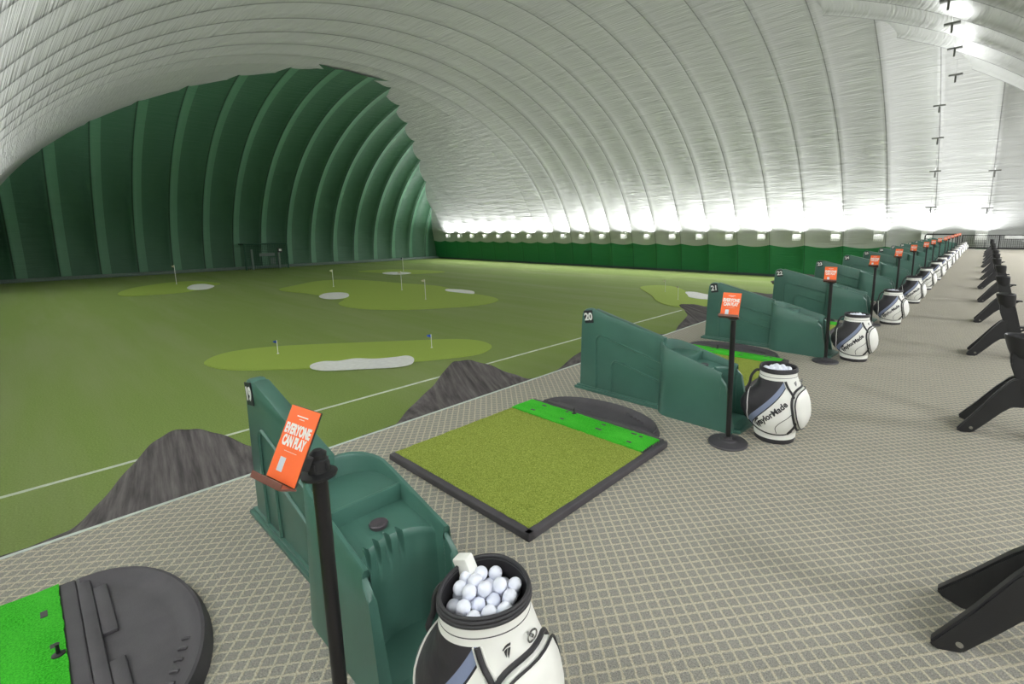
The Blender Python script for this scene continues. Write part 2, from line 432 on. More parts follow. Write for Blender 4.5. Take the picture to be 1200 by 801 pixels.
# ------------------------------------------------------------------ safety nets at the deck edge
def net(ys, outline, ya, k_):
    """outline: (reach, y) list from the near end to the tip and back"""
    r = empty('safety_net', (-3.82, ya, 0))
    prof = spline([Vector((a, b, 0)) for a, b in outline], 5)
    bm = bmesh.new(); uvl = bm.loops.layers.uv.new('UVMap')
    NR = 16; cols = []
    ymin = outline[0][1]; ymax = outline[-1][1]
    for i, p in enumerate(prof):
        f = i / (len(prof) - 1)
        by_ = ymin + (ymax - ymin) * (f ** .9)
        col_ = []
        for j in range(NR + 1):
            g = j / NR
            x = -p.x * g; y = (by_ + (p.y - by_) * g) - ya
            z = -.02 - .02 * math.sin(g * PI) * min(1, p.x) + .011 * math.sin(f * 23 + k_ + g * 1.3) * g * (1 - f * .5) + .006 * math.sin(f * 57 + k_ * 2) * g
            z += -.03 * (g ** 3) * (1 - min(1, p.x / 1.25))
            col_.append((bm.verts.new((x, y, z)), (f, g)))
        cols.append(col_)
    for a, b in zip(cols, cols[1:]):
        for j in range(NR):
            q = [a[j], a[j + 1], b[j + 1], b[j]]
            try: fc = bm.faces.new([t[0] for t in q])
            except ValueError: continue
            for l, t in zip(fc.loops, q): l[uvl].uv = t[1]
    c = link('net_cloth', bm, 'net_cloth', r, True)
    md = c.modifiers.new('s', 'SOLIDIFY'); md.thickness = .012; md.offset = -1
    bm = bmesh.new(); tube(bm, [(.03, -.06, -.10), (-1.3, -.10, -.085)], .022, 8)
    tube(bm, [(.03, -.06, -.75), (-.9, -.09, -.10)], .018, 8)
    link('support_arm', bm, 'black_metal', r)
    return r
ordn = ['first', 'second', 'third', 'fourth', 'fifth', 'sixth', 'seventh', 'eighth', 'ninth', 'tenth', 'eleventh', 'twelfth', 'thirteenth', 'fourteenth', 'fifteenth', 'sixteenth']
NUM0 = 19
def yp(i): return .76 + 3.06 * i       # near face of divider i
for i in range(0, 8):
    ya = yp(i)
    if i == 0: ol = [(0.02, -.42), (.05, -.05), (.13, .03), (.25, .10), (.52, .22), (.87, .36), (1.18, .51), (1.34, .64), (1.37, .76), (1.27, .86), (1.05, .94), (.67, 1.02), (.45, 1.07), (.02, 1.12)]
    else:
        s = ya - 3.82
        ol = [(.02, 1.72), (.05, 1.93), (.12, 2.11), (.36, 2.4), (.64, 2.76), (.94, 3.11), (1.23, 3.45), (1.33, 3.65), (1.23, 3.79), (.9, 3.8), (.48, 3.76), (.19, 3.77), (.02, 3.79)]
        if i >= 2: ol = [(.02, .85)] + [(.1, 1.2), (.3, 1.75)] + ol[4:] ; ol[3] = (.6, 2.6)
        ol = [(a, b + s) for a, b in ol]
    n_ = net(None, ol, ya, i)
    where = ['nearest the camera, beside divider 19', 'beside the deck edge before divider 20', 'seen behind divider 20 and before divider 21', 'behind divider 21', 'behind divider 22'] + ['behind divider %d' % (NUM0 + q) for q in range(4, 9)]
    tag(n_, 'dark grey cloth net off the deck edge, ' + where[i], 'safety net', 'safety nets along the deck edge')

# ------------------------------------------------------------------ bay divider
def arcpts(cx, cz, r, a0, a1, n):
    return [(cx + r * math.cos(math.radians(a0 + (a1 - a0) * i / n)), cz + r * math.sin(math.radians(a0 + (a1 - a0) * i / n))) for i in range(n + 1)]
# local frame: x as in the world, y = 0 on the near face of the thin panel, z from the deck
def rim_z(x):
    if x < -2.2: return .665
    if x < -1.56: return .665 + (x + 2.2) / .64 * (.50 - .665)
    return .50 + (x + 1.56) / .05 * (-.09)
def make_divider():
    root = empty('bay_divider', (0, 0, 0))
    # -- panel
    bm = bmesh.new()
    top = [(-2.17, .692)] + [(-2.98, .885)] + arcpts(-3.06, .795, .09, 60, 180, 8) 
    pts = [(-3.19, 0.0)] + [(-2.17, 0.0)] + top + [(-3.16, .7)]
    prism(bm, pts, 0, .085, 'y', .018)
    # foot flange
    prism(bm, [(-3.235, -.028), (-2.15, -.028), (-2.02, -.108), (-1.52, -.112), (-1.39, -.07), (-1.37, .26), (-1.5, .30), (-2.05, .29), (-2.2, .14), (-3.235, .115)], .0, .032, 'z', .008)
    prism(bm, [(-3.215, -.014), (-2.15, -.014), (-2.0, -.104), (-1.47, -.106), (-1.47, .275), (-2.05, .27), (-2.2, .11), (-3.215, .10)], .03, .05, 'z', .008)
    # raised mouldings on both faces of the panel
    for yy in (-.004, .089):
        for a, b, zb in ((-2.96, .635, .05), (-2.76, .40, .05)):
            w = a + .07
            path = [(a, yy, zb), (a, yy, b - .09)] + [(w + .07 * math.cos(t), yy, b - .09 + .075 * math.sin(t)) for t in [PI * (1 - .5 * q / 5) for q in range(6)]]
            sl = -.225
            path += [(x_, yy, b - .015 + (x_ - w) * sl) for x_ in lerp(w + .05, -2.17, 6)]
            tube(bm, path, .011, 6)
        tube(bm, [(-2.36, yy, .40), (-2.24, yy, .375)], .006, 6)
        tube(bm, [(-2.38, yy, .31), (-2.24, yy, .28)], .006, 6)
    # -- tub: U-shaped outer shell in plan
    yc = .085; ro = .185
    def plan(off, flare):
        R = ro + off
        pts_ = [(-1.44, yc - R)] 
        pts_ += [(x_, yc - R) for x_ in lerp(-1.5, -2.0, 8)]
        pts_ += [(-2.03 + R * math.cos(t), yc + R * math.sin(t)) for t in [-PI / 2 - PI * q / 16 for q in range(1, 16)]]
        pts_ += [(x_, yc + R) for x_ in lerp(-2.0, -1.5, 8)] + [(-1.44, yc + R)]
        return pts_
    def endx(p, z):      # the open end slopes back with height
        x, y = p
        if x > -1.51: return (-1.44 - .085 * min(1, z / .42) - (.0 if x > -1.45 else .05), y)
        return p
    out = plan(0, 0); inn = plan(-.028, 0); n = len(out)
    zs = [0, .03, .12, .25, .38, 1]
    rings = []
    for k_, zf in enumerate(zs):
        ring = []
        for p in out:
            zt = rim_z(p[0]) if p[0] < -1.51 else (.41 if p[0] > -1.45 else .465)
            z = zf if zf < 1 else zt - .012
            fl = .02 * (1 - min(1, z / .5))
            cx_ = max(p[0], -2.03) if p[0] < -2.03 else p[0]
            q = Vector((p[0], p[1], 0)); c0 = Vector((max(p[0], -2.03), yc, 0)); d = (q - c0)
            if d.length > 0: d.normalize()
            q = q + d * fl; e = endx((q.x, q.y), z)
            ring.append(bm.verts.new((e[0], e[1], z)))
        rings.append(ring)
    for kind, src, dz, sh in (('r1', out, 0, -.008), ('r2', inn, 0, .006), ('r3', inn, -.012, 0)):
        ring = []
        for p in src:
            zt = rim_z(p[0]) if p[0] < -1.51 else (.41 if p[0] > -1.45 else .465)
            c0 = Vector((max(p[0], -2.03), yc, 0)); q = Vector((p[0], p[1], 0)); d = (q - c0)
            if d.length > 0: d.normalize()
            q = q + d * sh; e = endx((q.x, q.y), zt)
            ring.append(bm.verts.new((e[0], e[1], zt + dz)))
        rings.append(ring)
    ring = []
    for p in inn:
        e = endx(p, .03); ring.append(bm.verts.new((e[0], e[1], .04)))
    rings.append(ring)
    for a, b in zip(rings, rings[1:]):
        for i in range(n - 1): bm.faces.new((a[i], a[i + 1], b[i + 1], b[i]))
    for idx in (0, n - 1):          # close the wall ends
        f = [rg[idx] for rg in rings]
        try: bm.faces.new(f)
        except ValueError: pass
    # -- trays inside
    Ri = ro - .026; xl = -1.90; zA = .565; zB = .50
    def fan(pts_, z):
        c0 = bm.verts.new((sum(p[0] for p in pts_) / len(pts_), sum(p[1] for p in pts_) / len(pts_), z))
        vs = [bm.verts.new((p[0], p[1], z)) for p in pts_]
        for i in range(len(vs)): bm.faces.new((c0, vs[i], vs[(i + 1) % len(vs)]))
    circ = [(-2.03 + Ri * math.cos(t), yc + Ri * math.sin(t)) for t in [-PI / 2 - PI * q / 20 for q in range(21)]]
    fan([(xl, yc - Ri)] + circ + [(xl, yc + Ri)], zA)
    box(bm, xl - .012, xl + .006, yc - Ri, yc + Ri, zB - .02, zA + .008, .003)
    # lower tray and bag well with club notches
    def arc(y):
        s = (y - yc) / Ri
        return -1.60 - .125 * math.sqrt(max(0, 1 - s * s * .92))
    notch = [-.105, -.055, -.005, .045]
    def nt(y, z):
        d = min(abs(y - yc - q) for q in notch)
        dep = max(0, 1 - (d / .011) ** 2) * .034
        return dep * max(0, min(1, (z - .36) / .10))
    NY = 110; ys_ = [yc - Ri + 2 * Ri * i / NY for i in range(NY + 1)]
    slopeB = lambda x: zB - (x - xl) * .12
    edge = []
    for y in ys_:
        x = arc(y) - nt(y, .5); edge.append(bm.verts.new((x, y, slopeB(x) - .004)))
    back = [bm.verts.new((xl, y, zB)) for y in ys_]
    lip = []
    for i in range(NY):
        bm.faces.new((back[i], back[i + 1], edge[i + 1], edge[i]))
    prev = edge
    for z in [.455, .44, .42, .40, .38, .36, .30, .2, .1, .045]:
        cur = []
        for y in ys_:
            x = arc(y) + .012 - nt(y, z) + (.45 - z) * .05
            cur.append(bm.verts.new((x, y, z)))
        for i in range(NY): bm.faces.new((prev[i], prev[i + 1], cur[i + 1], cur[i]))
        prev = cur
    # well floor
    fl_ = [bm.verts.new((-1.40, y, .05)) for y in ys_]
    for i in range(NY): bm.faces.new((prev[i], prev[i + 1], fl_[i + 1], fl_[i]))
    bmesh.ops.recalc_face_normals(bm, faces=bm.faces[:])
    link('moulded_body', bm, 'green_plastic', root, True)
    bm = bmesh.new(); lathe(bm, [(0, .482), (.034, .482), (.038, .498), (.034, .502), (.026, .499), (0, .499)], 28, -1.80, yc + .0)
    tag(link('drain_cap', bm, 'disc', root, True), 'dark round cap')
    return root

def number_plate(root, num):
    M2 = Matrix.Translation((-3.055, -.002, .80)) @ Matrix.Rotation(math.radians(-9), 4, 'Y') @ Matrix.Rotation(PI / 2, 4, 'X')
    bm = bmesh.new(); box(bm, -.055, .055, -.066, .066, -.001, .005, .002); bm.transform(M2)
    pl = link('number_plate', bm, 'plate_black', root)
    bm = text_bm(str(num), .105, .002, .0035)
    bm.transform(M2 @ Matrix.Translation((0, -.002, .006)))
    link('numeral', bm, 'white_paint', pl)

div0 = make_divider()
protoD = []
for i in range(15):
    o = div0 if i == 0 else copy_tree(div0, skip=('number_plate',))
    o.location = (0, yp(i), 0)
    protoD.append(o)
for i, o in enumerate(protoD):
    number_plate(o, NUM0 + i)
    if i < 5: lab = 'green moulded plastic bay divider with black number plate %d' % (NUM0 + i)
    else: lab = 'green moulded plastic bay divider, %s in the row from the camera' % ordn[i]
    tag(o, lab, 'bay divider', 'green bay dividers along the deck')

# ------------------------------------------------------------------ sign stands
def make_stand():
    root = empty('sign_stand')
    bm = bmesh.new()
    lathe(bm, [(0, 0), (.150, 0), (.154, .008), (.149, .018), (.07, .030), (.066, .036), (.03, .040), (.026, .06), (0, .06)], 48)
    link('base', bm, 'dark_base', root, True)
    bm = bmesh.new(); tube(bm, [(0, 0, .035), (0, 0, 1.03)], .0205, 20); link('pole', bm, 'black_metal', root, True)
    bm = bmesh.new()
    lathe(bm, [(0, 1.0), (.022, 1.0), (.046, 1.012), (.048, 1.02), (.028, 1.026), (.027, 1.062), (.022, 1.066), (.024, 1.08), (.012, 1.09), (0, 1.09)], 24)
    for a in range(4):
        t = a * PI / 2 + .4
        box(bm, .02, .031, -.008, .008, 1.03, 1.058, .002, Matrix.Rotation(t, 4, 'Z'))
    link('belt_head', bm, 'black_plastic', root, True)
    # sign holder: the board leans back, facing along the row
    W, H = .137, .197
    MB = Matrix.Translation((-.015, -.055, 1.125)) @ Matrix.Rotation(math.radians(-3), 4, 'Z') @ Matrix.Rotation(math.radians(-27), 4, 'X') @ Matrix.Rotation(PI / 2, 4, 'X')
    bm = bmesh.new(); box(bm, -W / 2, W / 2, -H / 2, H / 2, -.006, -.0015, .001)
    box(bm, .0, .05, -.06, -.02, -.04, -.006, .004)
    bm.transform(MB); link('sign_holder', bm, 'black_plastic', root)
    bm = bmesh.new(); box(bm, -W / 2 - .004, W / 2 + .004, -H / 2 - .006, -H / 2 - .001, -.006, .04, .001); box(bm, -W / 2 - .004, W / 2 + .004, -H / 2 - .006, -H / 2 + .012, .037, .041, .001)
    bm.transform(MB); tag(link('holder_lip', bm, 'amber_lip', root), 'brownish translucent lip')
    bm = bmesh.new(); box(bm, -W / 2 + .001, W / 2 - .001, -H / 2 + .001, H / 2 - .001, -.0015, .001); bm.transform(MB)
    cd = link('sign_card', bm, 'orange_card', root)
    bm = text_bm('EVERYONE', .0245, .0006, .0012); bm.transform(Matrix.Diagonal((1, 1.5, 1, 1))); bm.transform(Matrix.Translation((0, .036, .0016)))
    b2 = text_bm('CAN PLAY', .0245, .0006, .0012); b2.transform(Matrix.Diagonal((.92, 1.5, 1, 1))); b2.transform(Matrix.Translation((0, .004, .0016))); merge(bm, b2)
    box(bm, -.026, .026, .0725, .0755, .001, .0014); box(bm, -.012, .012, .0655, .0672, .001, .0014); box(bm, -.03, .03, -.0215, -.0205, .001, .0014)
    bm.transform(MB); link('slogan', bm, 'white_paint', cd)
    bm = bmesh.new(); box(bm, -.034, -.008, -.075, -.038, .001, .0015); bm.transform(MB); link('white_label', bm, 'label_blue', cd)
    return root
SY = [.485] + [yp(i) - .288 for i in range(1, 15)]
st0 = make_stand()
for i, y in enumerate(SY):
    o = st0 if i == 0 else copy_tree(st0)
    if i == 0: o.rotation_euler = (0, 0, .22)
    o.location = ((-1.372 if i == 0 else -1.406) + (.02 * math.sin(i * 2.3) if i > 2 else 0), y, 0)
    if i > 2: o.rotation_euler = (0, 0, .08 * math.sin(i * 3.1))
    if i < 5: lab = 'black post with tilted orange sign standing beside divider %d' % (NUM0 + i)
    else: lab = 'black post with tilted orange sign, %s in the row from the camera' % ordn[i]
    tag(o, lab, 'sign stand', 'orange sign stands along the bays')

# ------------------------------------------------------------------ golf ball bags
PR = [(0, .150), (.02, .156), (.035, .152), (.04, .158), (.085, .160), (.10, .170), (.16, .194), (.22, .204), (.30, .198), (.38, .180), (.45, .158), (.52, .142), (.58, .136)]
def prz(z):
    for (a, ra), (b, rb) in zip(PR, PR[1:]):
        if z <= b: return ra + (rb - ra) * max(0, (z - a)) / (b - a)
    return PR[-1][1]
def angd(a, b): return abs((a - b + 180) % 360 - 180)
def brad(th, z):
    r = prz(z)
    if .1 < z < .56:
        r += .075 * math.exp(-(angd(th, 190) / 38) ** 2) * math.sin(PI * min(1, max(0, (z - .1) / .34))) ** 1.2 * (1 if z < .44 else 0)
        r += .030 * math.exp(-(angd(th, 8) / 45) ** 2) * math.sin(PI * min(1, max(0, (z - .1) / .44)))
    # squarish neck
    a = math.radians(th - 20)
    if z > .3: r *= 1 + .035 * math.cos(3 * a) * min(1, (z - .3) / .2)
    return r
def S(th, z, off=0.0):
    r = brad(th, z) + off; a = math.radians(th)
    return Vector((r * math.cos(a), r * math.sin(a), z))
# body material: white, black upper panel and a blue-grey diagonal stripe
k = NT('bag_vinyl', 0.42, spec=.4)
sx = k.n('ShaderNodeSeparateXYZ'); k.put(sx.inputs[0], k.obj())
th = k.math('MULTIPLY', k.math('ARCTAN2', sx.outputs[1], sx.outputs[0]), 180 / PI)
th2 = k.math('ADD', th, k.math('MULTIPLY', k.math('GREATER_THAN', th, 100.0), -360.0))     # -260..100
kk = k.math('SUBTRACT', sx.outputs[2], k.math('ADD', .500, k.math('MULTIPLY', k.math('ADD', th2, 50.0), .0040)))
inz = k.math('MULTIPLY', k.math('GREATER_THAN', sx.outputs[2], .098), k.math('LESS_THAN', sx.outputs[2], .515))
side = k.math('LESS_THAN', th2, -49.0)
on = k.math('MULTIPLY', inz, side)
blk = k.math('MULTIPLY', on, k.math('GREATER_THAN', kk, .030))
blue = k.math('MULTIPLY', on, k.math('LESS_THAN', k.math('ABSOLUTE', kk), .030))
thin = k.math('MULTIPLY', on, k.math('LESS_THAN', k.math('ABSOLUTE', k.math('ADD', kk, .036)), .006))
c = k.mix(blk, lin((242, 242, 236)), lin((50, 48, 52)))
c = k.mix(blue, c, lin((126, 136, 164)))
c = k.mix(thin, c, lin((40, 40, 44)))
cl = k.math('LESS_THAN', k.math('ABSOLUTE', k.math('SUBTRACT', sx.outputs[2], .538)), .0018)
c = k.mix(cl, c, lin((70, 70, 72)))
k.col(c); k.bump(k.noise(k.obj(), 14, 3), .25, .01)
M['bag_vinyl'] = k.m

def wrap(bm, th0, z0, ang, off):
    ca, sa = math.cos(math.radians(ang)), math.sin(math.radians(ang))
    for v in bm.verts:
        s, t, w = v.co
        arc = s * ca - t * sa; z = z0 + s * sa + t * ca
        th_ = th0 + math.degrees(arc / .205)
        v.co = S(th_, z, off + w)
def subdiv(bm, n=1):
    bmesh.ops.triangulate(bm, faces=bm.faces[:])
    for _ in range(n):
        bmesh.ops.subdivide_edges(bm, edges=[e for e in bm.edges if e.calc_length() > .02], cuts=1)
        bmesh.ops.triangulate(bm, faces=bm.faces[:])
def t_logo(size):
    """italic T made of a bar with a swoosh and a wedge stem"""
    bm = bmesh.new()
    prism(bm, [(x * size, y * size) for x, y in [(-.55, .18), (-.2, .42), (.1, .52), (.5, .55), (.42, .38), (.1, .36), (-.2, .28), (-.45, .12)]], 0, .0012, 'z')
    prism(bm, [(x * size, y * size) for x, y in [(-.38, .05), (-.1, .2), (.05, .22), (-.12, -.1), (-.2, -.42), (-.3, -.2)]], 0, .0012, 'z')
    prism(bm, [(x * size, y * size) for x, y in [(.12, .22), (.4, .24), (.2, -.15), (.0, -.5), (-.02, -.2)]], 0, .0012, 'z')
    return bm
def make_bag():
    root = empty('ball_bag')
    SG = 96; bm = bmesh.new(); rings = []
    zs = lerp(.04, .575, 60)
    for z in zs: rings.append([bm.verts.new(S(360 * i / SG, z)) for i in range(SG)])
    for a, b in zip(rings, rings[1:]):
        for i in range(SG): bm.faces.new((a[i], a[(i + 1) % SG], b[(i + 1) % SG], b[i]))
    link('bag_body', bm, 'bag_vinyl', root, True)
    bm = bmesh.new(); rings = []
    for z, o_ in ((0, -.006), (.002, 0), (.036, .004), (.042, -.002)): rings.append([bm.verts.new(S(360 * i / SG, z, o_)) for i in range(SG)])
    for a, b in zip(rings, rings[1:]):
        for i in range(SG): bm.faces.new((a[i], a[(i + 1) % SG], b[(i + 1) % SG], b[i]))
    bm.faces.new(rings[0][::-1]); link('sole', bm, 'black_vinyl', root, True)
    # rim and liner
    bm = bmesh.new()
    for z, o_, r_ in ((.576, .003, .0075), (.588, .002, .0075), (.599, .000, .006)):
        tube(bm, [S(360 * i / SG, z, o_) for i in range(SG)], r_, 10, closed=True)
    link('rim', bm, 'black_vinyl', root, True)
    bm = bmesh.new(); rings = []
    for z, o_ in ((.600, -.004), (.56, -.008), (.47, -.02)): rings.append([bm.verts.new(S(360 * i / SG, z, o_)) for i in range(SG)])
    for a, b in zip(rings, rings[1:]):
        for i in range(SG): bm.faces.new((a[i], b[i], b[(i + 1) % SG], a[(i + 1) % SG]))
    bm.faces.new(rings[-1]); link('liner', bm, 'bag_liner', root, True)
    # side pocket on the walkway side
    bm = bmesh.new(); cth, cz, hw, hh = 8, .285, 44, .165; rings = []
    cen = bm.verts.new(S(cth, cz, .030))
    def pk(q, rho):
        a = 2 * PI * q / 48; ca, sa = math.cos(a), math.sin(a)
        ca = math.copysign(abs(ca) ** .8, ca); sa = math.copysign(abs(sa) ** .8, sa)
        return cth + hw * rho * ca * (1 + .12 * sa), cz + hh * rho * sa
    for rho, o_ in ((.3, .030), (.6, .029), (.85, .027), (.96, .022), (1.0, .012), (1.0, -.01)):
        rings.append([bm.verts.new(S(*pk(q, rho), o_)) for q in range(48)])
    for q in range(48): bm.faces.new((cen, rings[0][q], rings[0][(q + 1) % 48]))
    for a, b in zip(rings, rings[1:]):
        for q in range(48): bm.faces.new((a[q], b[q], b[(q + 1) % 48], a[(q + 1) % 48]))
    pkt = link('side_pocket', bm, 'white_vinyl', root, True)
    bm = bmesh.new(); tube(bm, [S(*pk(q, .99), .026) for q in range(48)], .0045, 6, closed=True)
    tube(bm, [S(*pk(q, 1.07), .004) for q in range(48)], .009, 6, closed=True); link('pocket_piping', bm, 'black_vinyl', pkt, True)
    # piping and zip
    bm = bmesh.new()
    path = spline([Vector((-158, .18, 0)), Vector((-150, .14, 0)), Vector((-127, .108, 0)), Vector((-95, .088, 0)), Vector((-64, .085, 0)), Vector((-40, .095, 0)), Vector((-30, .12, 0))], 8)
    tube(bm, [S(p.x, p.y, .003) for p in path], .005, 6)
    path = spline([Vector((-68, .10, 0)), Vector((-72, .15, 0)), Vector((-63, .20, 0)), Vector((-46, .25, 0)), Vector((-30, .31, 0))], 8)
    tube(bm, [S(p.x, p.y, .001) for p in path], .0025, 6)
    link('piping', bm, 'black_vinyl', root, True)
    bm = bmesh.new(); path = spline([Vector((-49, .515, 0)), Vector((-43, .47, 0)), Vector((-34, .42, 0)), Vector((-27, .35, 0)), Vector((-27, .25, 0)), Vector((-31, .16, 0)), Vector((-40, .10, 0))], 8)
    zp = [S(p.x, p.y, .003) for p in path]; tube(bm, zp, .009, 8)
    link('zip_strip', bm, 'black_vinyl', root, True)
    bm = bmesh.new()
    for d_ in (-5.2, 5.2): tube(bm, [S(p.x + d_, p.y, .002) for p in path[:30]], .0028, 6)
    link('zip_edge', bm, 'white_vinyl', root, True)
    # left pocket piping
    bm = bmesh.new(); tube(bm, [S(*q, .003) for q in [(190 + 34 * math.cos(a), .25 + .14 * math.sin(a)) for a in [2 * PI * i / 32 for i in range(32)]]], .004, 6, closed=True)
    link('pocket_edge', bm, 'white_vinyl', root, True)
    # carry handle
    bm = bmesh.new(); tube(bm, spline([S(198, .555, .0), S(198, .55, .03), S(198, .50, .055), S(198, .44, .05), S(199, .38, .02), S(200, .36, -.01)], 5), .011, 8)
    link('handle', bm, 'black_vinyl', root, True)
    bm = bmesh.new(); tube(bm, [S(12, .50, .016) + Vector((0, .018 * math.cos(a), .018 * math.sin(a))) for a in [2 * PI * i / 16 for i in range(16)]], .003, 6, closed=True)
    tube(bm, [S(12, .50, -.004), S(12, .50, .02)], .005, 6)
    link('strap_ring', bm, 'chrome', root, True)
    # lettering
    bm = text_bm('aylorMade', .064, .0012, .0020, 'LEFT'); subdiv(bm, 1)
    bm.transform(Matrix.Translation((.034, 0, 0)))
    b2 = t_logo(.074); b2.transform(Matrix.Translation((.012, -.004, 0))); subdiv(b2, 1); merge(bm, b2)
    wrap(bm, -114, .152, 42, .0025); link('lettering', bm, 'black_vinyl', root)
    bm = t_logo(.034); subdiv(bm, 1); wrap(bm, -16, .492, 0, .0025); link('logo_mark', bm, 'black_vinyl', root)
    return root
bag0 = make_bag()
# ball stock
bm = bmesh.new(); bmesh.ops.create_icosphere(bm, subdivisions=3, radius=.0228)
ball_me_o = link('golf_ball', bm, 'ball', None, True)
ball_me = ball_me_o.data; bpy.data.objects.remove(ball_me_o)
def fill_balls(base, rz, num, label, layers, seed):
    rnd = random.Random(seed); cnt = 0
    spots = []
    for L in range(layers):
        z0 = .588 - L * .038
        R_ = .107
        ox, oy = (0, 0) if L % 2 == 0 else (.0239, .0138)
        for a in range(-5, 6):
            for b in range(-5, 6):
                x = ox + (a + .5 * (b % 2)) * .0478; y = oy + b * .0414
                if math.hypot(x, y) > R_ - .002 * L: continue
                if L == 0 and rnd.random() < .16 and math.hypot(x, y) > .03: continue
                z = z0 - .35 * (x * x + y * y) / .16 + (rnd.uniform(-.004, .006) if L == 0 else 0)
                spots.append((x, y, z))
    M_ = Matrix.Rotation(rz, 4, 'Z')
    for s in spots:
        o = bpy.data.objects.new('golf_ball', ball_me); COL.objects.link(o)
        p = M_ @ Vector(s); o.location = Vector(base) + p
        o.rotation_euler = (rnd.random() * 3, rnd.random() * 3, 0)
        tag(o, label, 'golf ball', 'white golf balls in the %s ball bag from the camera' % ordn[num - NUM0])
BAGX = [-1.085, -1.165, -1.16, -1.15, -1.14, -1.15, -1.13, -1.15, -1.14, -1.15, -1.14, -1.15, -1.15, -1.14, -1.15]
BAGY = [yp(i) + .07 for i in range(15)]
for i in range(15):
    o = bag0 if i == 0 else copy_tree(bag0)
    rz = [0, 0, -.06, .0, .05][i] if i < 5 else .08 * math.sin(i * 1.9)
    o.location = (BAGX[i], BAGY[i], 0); o.rotation_euler = (0, 0, rz)
    if i < 5: lab = 'white and black vinyl ball bag standing beside divider %d' % (NUM0 + i)
    else: lab = 'white and black vinyl ball bag, %s in the row from the camera' % ordn[i]
    tag(o, lab, 'ball bag', 'ball bags along the bays')
    if i < 4: fill_balls((BAGX[i], BAGY[i], 0), rz, NUM0 + i, 'white golf ball heaped in the %s ball bag from the camera' % ['very nearest', 'second', 'third', 'fourth'][i], 2 if i == 0 else 1, 5 + i)
# the soft white flap folded over the rim of the nearest bag
bm = bmesh.new(); box(bm, -.032, .032, -.02, .02, -.03, .034, .008)
fl = link('rim_flap', bm, 'white_vinyl', bag0, True); fl.location = S(172, .60, -.014); fl.rotation_euler = (.1, -.35, .2)

# ------------------------------------------------------------------ hitting mats
def make_mat():
    root = empty('hitting_mat')          # origin: near walkway corner at (0,0); mat spans x -1.5..0, y 0..1.52
    W, L = 1.50, 1.52
    bm = bmesh.new()
    box(bm, -W, 0, 0, .05, 0, .048, .008); box(bm, -.05, 0, 0, L, 0, .048, .008)
    box(bm, -W, -.05, L - .03, L + .028, 0, .046, .008); box(bm, -W, -W + .012, 0, L, 0, .030, .003)
    box(bm, -W + .01, -.03, .03, L - .02, 0, .022)
    # little teeth that show at the end of the strip
    for i in range(9): box(bm, -.062, -.05, 1.225 + i * .028, 1.237 + i * .028, .02, .056)
    link('frame', bm, 'black_rubber', root)
    def pile(x0, x1, y0, y1, z, mat, name, holes=()):
        b = bmesh.new(); nx = int((x1 - x0) / .03); ny = int((y1 - y0) / .03)
        g = [[b.verts.new((x0 + (x1 - x0) * i / nx + (random.uniform(-.004, .004)), y0 + (y1 - y0) * j / ny + random.uniform(-.003, .003), z + random.uniform(-.002, .002))) for j in range(ny + 1)] for i in range(nx + 1)]
        for i in range(nx):
            for j in range(ny): b.faces.new((g[i][j], g[i + 1][j], g[i + 1][j + 1], g[i][j + 1]))
        e = [x for x in b.edges if x.is_boundary]
        r_ = bmesh.ops.extrude_edge_only(b, edges=e)
        for v in r_['geom']:
            if isinstance(v, bmesh.types.BMVert): v.co.z = .015
        bmesh.ops.recalc_face_normals(b, faces=b.faces[:])
        return link(name, b, mat, root)
    pile(-W + .012, -.045, .045, 1.225, .050, 'mat_turf', 'turf_surface')
    s = pile(-W + .012, -.060, 1.232, L - .028, .058, 'mat_strip', 'tee_strip')
    bm = bmesh.new()
    for x, y, ln in ((-1.27, 1.44, .05), (-1.28, 1.30, .05), (-.93, 1.31, .04), (-1.0, 1.46, .03), (-.55, 1.34, .06), (-.57, 1.44, .04), (-.22, 1.30, .04), (-.27, 1.45, .05), (-.20, 1.44, .03)):
        box(bm, x - ln / 2, x + ln / 2, y - .011, y + .011, .0575, .0608, .001)
    link('tee_slot', bm, 'black_rubber', s)
    r2 = bmesh.new(); lathe(r2, [(0, .056), (.022, .056), (.02, .064), (.007, .068), (.0055, .10), (.009, .108), (0, .108)], 14, -.925, 1.47)
    link('rubber_tee', r2, 'black_plastic', root, True)
    return root
def make_tray():
    root = empty('ball_tray')            # origin: middle of the straight side
    hw, dp = .60, .335; N = 40
    def D(f, o_=0.0):
        a = PI * f
        return (-(hw + o_) * math.cos(a) * (1 - .0 * math.sin(a)), (dp + o_) * math.sin(a) ** .95)
    bm = bmesh.new(); rings = []
    for o_, z in ((.03, 0), (.026, .02), (.006, .062), (-.006, .064), (-.05, .030), (-.09, .024)):
        rings.append([bm.verts.new((D(i / N, o_)[0], max(D(i / N, o_)[1], 0) , z)) for i in range(N + 1)])
    for a, b in zip(rings, rings[1:]):
        for i in range(N): bm.faces.new((a[i], b[i], b[i + 1], a[i + 1]))
    bm.faces.new(rings[-1])
    bmesh.ops.recalc_face_normals(bm, faces=bm.faces[:])
    box(bm, -hw - .03, hw + .03, -.012, .035, 0, .052, .008)
    box(bm, -hw + .10, -hw + .50, .035, .085, .02, .042, .006); box(bm, hw - .5, hw - .1, .035, .085, .02, .042, .006)
    for i in range(5):
        x = .18 + .052 * i; y = .262 - .022 * i
        tube(bm, [(x - .008, y - .012, .030), (x, y, .034), (x + .008, y + .012, .030)], .007, 6)
    link('tray_shell', bm, 'black_rubber', root, True)
    return root
mat0 = make_mat(); tr0 = make_tray()
